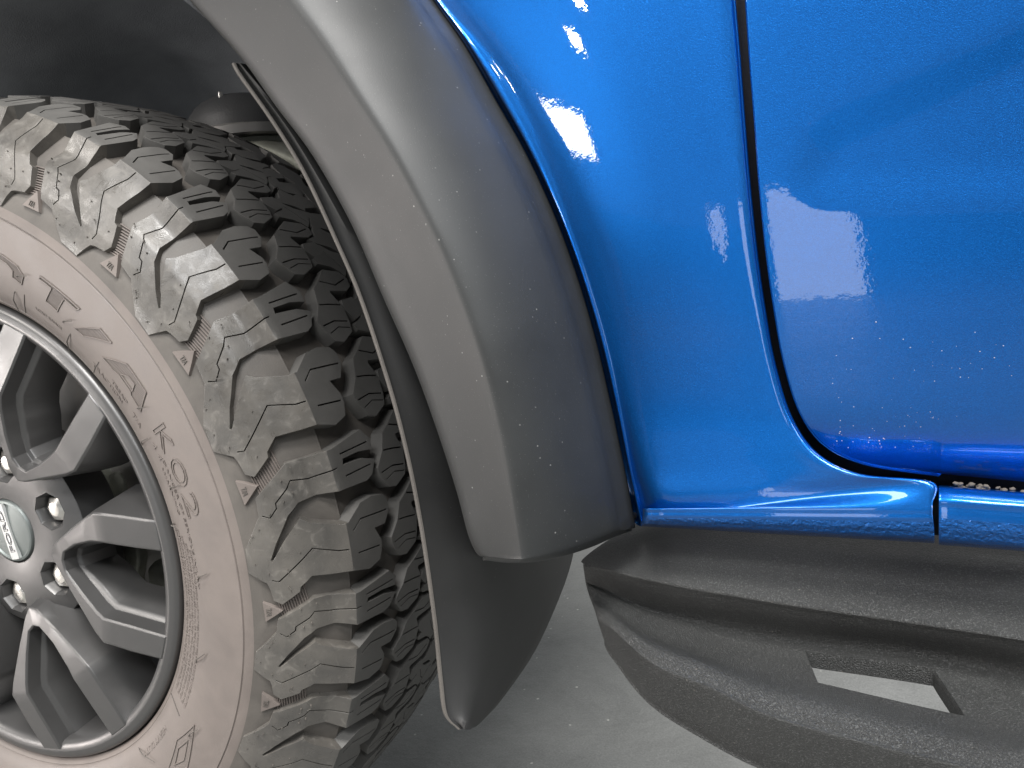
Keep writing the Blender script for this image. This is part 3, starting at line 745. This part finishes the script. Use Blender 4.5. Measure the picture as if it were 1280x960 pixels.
# ------------------------------------------------------------------ mud flap
left = [(292, 79, -.002), (301, 95, 0), (340, 150, .008), (380, 215, .016), (420, 300, .023), (450, 370, .028), (480, 460, .031), (500, 530, .034), (517, 605, .037), (531, 685, .040), (544, 780, .043), (551, 850, .045), (557, 893, .047), (573, 911, .050)]
mid1 = [(300, 79), (330, 115), (372, 170), (412, 235), (455, 310), (490, 390), (520, 470), (552, 540), (585, 620), (600, 700), (600, 790), (592, 855), (584, 897), (580, 912)]
mid2 = [(310, 80), (360, 120), (410, 180), (450, 240), (500, 320), (530, 400), (560, 480), (600, 560), (650, 640), (665, 712), (640, 800), (612, 866), (594, 903), (584, 912)]
right = [(320, 80), (400, 120), (450, 180), (500, 240), (550, 320), (590, 400), (630, 480), (670, 560), (712, 640), (715, 700), (676, 800), (632, 868), (604, 900), (588, 911)]
rows = []
for i, ((u, v, y), m1, m2, rt) in enumerate(zip(left, mid1, mid2, right)):
    L = PY(u, v, y); X = L[0]
    a = PY(u+4, v, y-.0015); b = PX(*m1, X+.012); c = PX(*m2, X+.008); d = PX(*rt, X+.003)
    rows.append([L+np.array([-.010, .012, 0]), L+np.array([-.0025, .001, 0]), L, PY(u+2.2, v, y+.0004), PY(u+7, v, y+.003), b, c, d, d+np.array([-.012, .006, 0])])
flap, G = loft('mud_flap', rows, FLAP, truck, 6, 3, smooth=50)
rows2 = [[r[1]+np.array([.0002, -.0006, 0]), r[2]+np.array([.0004, -.0010, 0]), r[3]+np.array([.0008, -.0006, 0])] for r in rows]
loft('flap_edge', rows2, FLAP_E, flap, 6, 2, smooth=60)

# ------------------------------------------------------------------ front fender
fl = [(489, -80), (545, 0), (586, 57), (625, 122), (663, 190), (698, 265), (726, 340), (750, 420), (770, 505), (785, 580), (795, 628), (801, 652)]
fi = [(500, -82), (553, 0), (602, 55), (643, 112), (684, 200), (717, 290), (742, 368), (763, 443), (778, 515), (791, 584), (801, 622), (806, 650)]
gp = [(914, -80), (920, 0), (926, 70), (932, 150), (939, 235), (948, 320), (958, 390), (970, 455), (990, 520), (1022, 566), (1075, 592), (1165, 602)]
yf = .036; rows = []
def swp(v): return float(np.interp(v, [430, 500, 550, 590, 615, 632], [0, .0014, .0042, .0082, .0112, .0132]))
for i, ((a, b), (c, d), (e, f)) in enumerate(zip(fl, fi, gp)):
    k = i/11; hol = .006*k*k
    row = [PY(a-16, b, .064), PY(a, b, .062), PY(a, b, yf+.0022), PY(a*.5+c*.5, b*.5+d*.5, yf+.0008), PY(c, d, yf+.001)]
    for q in (.07, .25, .45, .65, .85, .965):
        u, v = c+(e-c)*q, d+(f-d)*q
        bulge = {.07: .0021, .25: .0003, .45: -.0008}.get(q, -.001)-.0012*math.sin(q*math.pi)**2*(1-k) + .010*max(0, k-.45)*math.sin(q*math.pi)
        row.append(PY(u, v, min(yf-.002+bulge, 1)-swp(v)*min(1, .7+q)))
    ye = yf-.001-swp(f)
    row += [PY(e-3, f, ye+.0003), PY(e, f, ye+.003), PY(e+.5, f+.5, ye+.03)]
    rows.append(row)
ccu = [(803, 634), (806, 634)]+[None]*0
def addrow(L, R_, ys, tail):
    row = [PY(L[0]-12, L[1]-6, .064), PY(L[0]-2, L[1], .062), PY(L[0]-1, L[1], yf+.004), PY(L[0], L[1], yf+.0015), PY(L[0]+3, L[1], ys)]
    for q in (.07, .25, .45, .65, .85, .965): row.append(PY(L[0]+3+(R_[0]-L[0]-3)*q, L[1]+(R_[1]-L[1])*q, ys))
    row += [PY(R_[0]-2, R_[1], ys+.0003), PY(R_[0], R_[1], ys+.002), PY(R_[0], R_[1], ys+.02)]
    rows.append(row)
addrow((803, 636), (1166, 630), .0211, 0)
addrow((803, 641), (1166, 643), .0204, 0)
addrow((803, 646), (1167, 651), .0203, 0)
addrow((802, 652), (1168, 665), .0222, 0)
addrow((802, 656), (1168, 676), .0290, 0)
addrow((802, 658), (1168, 679), .0620, 0)
def lumpy_idx(o, G, nu, r0):
    nv_ = G.shape[1]
    for p in o.data.polygons:
        if min(p.vertices)//nv_ >= r0: p.material_index = 1
fen, G = loft('front_fender', rows, [PAINT, PAINT_L], truck, 8, 4, smooth=50); lumpy_idx(fen, G, 8, 8*14+1)
# rocker cover behind the seam
rows = []
for v0, ys in ((606, .048), (609, .030), (622, .0218), (634, .0208), (645, .0202), (651, .0203), (665, .0222), (678, .0290), (681, .062)):
    row = [PY(1174, v0+ .5, ys+.02), PY(1174, v0+.5, ys+.002), PY(1176, v0+.5, ys+.0003)]
    for x in (1200, 1240, 1290, 1350): row.append(PY(x, v0+(x-1174)*.075, ys))
    rows.append(row)
rk, G = loft('rocker_panel', rows, [PAINT, PAINT_L], truck, 6, 4, smooth=50); lumpy_idx(rk, G, 6, 6*4+3)
# black sheet for the jambs behind the gaps, gap shade put in its colour
V = [PY(u, v, .066) for u, v in ((880, -90), (1010, -90), (1100, 520), (1400, 590), (1400, 680), (1150, 668), (1000, 640), (900, 520))]
V += [v+np.array([0, .02, 0]) for v in V]
F = [tuple(range(8)), tuple(range(8, 16))]+[(i, (i+1) % 8, 8+(i+1) % 8, 8+i) for i in range(8)]
mesh_obj('dark_jamb_sheet', V, F, GAP_DARK, truck, smooth=0)

# ------------------------------------------------------------------ front door
de = [(925, -90), (931, 0), (936, 75), (942, 150), (948, 232), (957, 320), (967, 390), (979, 455), (999, 517), (1030, 558), (1082, 582), (1166, 595)]
SCOOP = [(1420, -90), (1300, 20), (1190, 72), (1100, 112), (1035, 140), (1003, 165), (991, 210), (1000, 240), (1030, 252), (1100, 257), (1200, 252), (1420, 250)]
rows = []
for i, (a, b) in enumerate(de):
    k = i/11; e = (1420+60*k*0, [-95, 0, 80, 160, 245, 330, 405, 470, 530, 570, 598, 618][i])
    yb_ = .030+.012*max(0, k-.35)**2/.42+.0065*max(0, (b-515)/80)**1.9
    row = [PY(a, b, yb_+.03), PY(a, b, yb_+.003), PY(a+2.5, b-1.5*max(0, k-.6)/.4, yb_+.0004), PY(a+7, b-4*max(0, k-.6)/.4, yb_)]
    for q in (.1, .22, .34, .46, .6, .8, 1): row.append(PY(a+7+(e[0]-a-7)*q, b-4*max(0, k-.6)/.4+(e[1]-b)*q, yb_))
    rows.append(row)
rows.append([p+np.array([0, .003, -.0005]) for p in rows[-1]])
rows.append([p+np.array([0, .02, -.0005]) for p in rows[-1]])
SCX = [np.array(p) for p in SCOOP]
def door_post(G):
    from_w = G.reshape(-1, 3).copy()
    c = (from_w-CAM) @ M
    u = 640+FPX*c[:, 0]/c[:, 2]; v = 480+FPX*c[:, 1]/c[:, 2]
    for n in range(len(from_w)):
        if from_w[n][1] > .05: continue
        ins = inpoly(u[n], v[n], SCOOP); dm = 1e9
        for a, b in zip(SCX[:-1], SCX[1:]):
            ab = b-a; t = np.clip(((u[n]-a[0])*ab[0]+(v[n]-a[1])*ab[1])/(ab@ab), 0, 1); q = a+ab*t; dm = min(dm, math.hypot(u[n]-q[0], v[n]-q[1]))
        sd = dm if ins else -dm
        f = np.clip((sd+14)/70, 0, 1); f = f*f*(3-2*f)
        from_w[n][1] += .0016*f
    return from_w.reshape(G.shape)
door, G = loft('front_door', rows, PAINT, truck, 8, 6, smooth=50, post=door_post)
# water drops on the lower door
dr = []
for _ in range(300):
    u = random.uniform(1040, 1290); v = 560-abs(random.gauss(0, 75))
    if v < 400 or (u < 1130 and random.random() < .6) or v > 575: continue
    c = (np.array(CAM)); k = float(np.interp(v, [q[1] for q in de], [q/11 for q in range(12)])); y = .030+.012*max(0, k-.35)**2/.42+.0065*max(0, (v-515)/80)**1.9-.0001
    p = PY(u, v, y); r = random.uniform(.00010, .00030)
    V = []
    for rr, h in ((1, 0), (.8, .35), (.45, .55)):
        for i in range(8): t = i*math.pi/4; V.append(p+np.array([math.cos(t)*rr*r*1.1, -h*r, math.sin(t)*rr*r]))
    V.append(p+np.array([0, -.6*r, 0]))
    F = grid_faces(3, 8)+[(j*8+7, j*8, (j+1)*8, (j+1)*8+7) for j in range(2)]+[(16+i, 16+(i+1) % 8, 24) for i in range(8)]
    dr.append((V, F))
wt = NT('water'); wt.set(Base_Color=(.75, .85, .95), Roughness=.18, Metallic=.0, Specular_IOR_Level=.5); wt.b.inputs['Transmission Weight'].default_value = .6
V, F = merge(dr); mesh_obj('water_drops', V, F, wt.m, door, kind='stuff')

# ------------------------------------------------------------------ side step
C_ = 'top crA crB base slT slB r0 r1 r2 bot'.split()
st = [
 [(731, 698), (730, 704), (730, 708), (732, 722), (733, 728), (737, 742), (741, 752), (746, 765), (749, 775), (757, 795)],
 [(752, 684), (753, 708), (754, 714), (757, 735), (758, 742), (761, 758), (764, 770), (767, 785), (769, 795), (776, 832)],
 [(795, 671), (800, 718), (800, 724), (802, 755), (804, 765), (808, 790), (812, 805), (817, 826), (819, 838), (815, 877)],
 [(860, 656), (860, 728), (860, 735), (864, 770), (866, 785), (872, 815), (878, 830), (884, 854), (886, 866), (875, 915)],
 [(930, 656), (925, 738), (925, 746), (928, 782), (930, 800), (940, 835), (945, 858), (950, 886), (952, 898), (945, 952)],
 [(1006, 662), (1000, 750), (1001, 758), (1003, 795), (1006, 813), (1022, 853), (1030, 882), (1035, 912), (1037, 924), (1040, 985)],
 [(1165, 675), (1160, 772), (1160, 781), (1164, 815), (1168, 836), (1206, 895), (1215, 928), (1222, 958), (1225, 972), (1235, 1045)],
 [(1345, 690), (1340, 800), (1340, 808), (1340, 850), (1345, 872), (1375, 925), (1385, 960), (1390, 990), (1393, 1005), (1400, 1075)]]
ys = [.080, .034, .0315, .043, .038, .008, -.018, -.0262, -.0275, -.016]
y0 = [.062, .052, .050, .052, .050, .044, .038, .030, .028, .034]
y1 = [.070, .043, .0405, .047, .043, .032, .018, .007, .006, .014]
st = [[(u, v+(-5 if k == 1 else 7 if k == 2 else 0)*min(1, i/3)) for k, (u, v) in enumerate(L)] for i, L in enumerate(st)]
rows = []
for i, L in enumerate(st):
    Y = y0 if i == 0 else y1 if i == 1 else [a+(b-a)*(.35 if i == 2 else .1 if i == 3 else 0) for a, b in zip(ys, y1)]
    row = [PY(u, v, y) for (u, v), y in zip(L, Y)]
    row = [row[0]+np.array([.0, .05, -.004])]+row+[row[-1]+np.array([0, .004, -.001]), row[-1]+np.array([0.004, .05, .006])]
    rows.append(row)
e0 = [p+np.array([.012, .03, -.004]) for p in rows[0]]; rows = [e0]+rows
nu, nv = 8, 6
i0, i1 = 6*nu, 7*nu; j0, j1 = 5*nv, 6*nv
sk = lambda i, j: i0 <= i < i1 and j0 <= j < j1
step, G = loft('side_step', rows, STEP, truck, nu, nv, smooth=60, skip=sk)
loop = [G[i][j0] for i in range(i0, i1+1)]+[G[i1][j] for j in range(j0+1, j1+1)]+[G[i][j1] for i in range(i1-1, i0-1, -1)]+[G[i0][j] for j in range(j1-1, j0, -1)]
cen = np.mean(loop, axis=0); V = []; n = len(loop)
for sft, dz in ((1, 0), (.985, -.0012), (.968, -.003), (.965, -.009)):
    for p in loop: V.append(cen+(p-cen)*sft+np.array([0, 0, dz]))
F = grid_faces(4, n)+[(j*n+n-1, j*n, (j+1)*n, (j+1)*n+n-1) for j in range(3)]
mesh_obj('step_slot', V, F, STEP, step, smooth=60)

# grit lying in the gap under the door
gr = []
for _ in range(46):
    u = random.uniform(1178, 1300) if random.random() < .8 else random.uniform(1080, 1170); v = 598+(u-1165)*.075+random.uniform(4, 13)
    p = PY(u, v, .044-random.random()*.006); r = random.uniform(.0004, .0014)
    V = []
    for j in range(4):
        ph = math.pi*(j+.5)/4
        for i in range(7):
            t = i*math.pi*2/7; k = r*random.uniform(.7, 1.15); V.append(p+k*np.array([math.sin(ph)*math.cos(t)*1.3, math.sin(ph)*math.sin(t), math.cos(ph)*.8]))
    gr.append((V, grid_faces(4, 7)+[(j*7+6, j*7, (j+1)*7, (j+1)*7+6) for j in range(3)]+[tuple(range(7)), tuple(21+i for i in range(7))]))
V, F = merge(gr); mesh_obj('grit', V, F, mat_plastic('dried_mud', (.10, .085, .07), .85, 500, .0004), truck, smooth=60, kind='stuff')
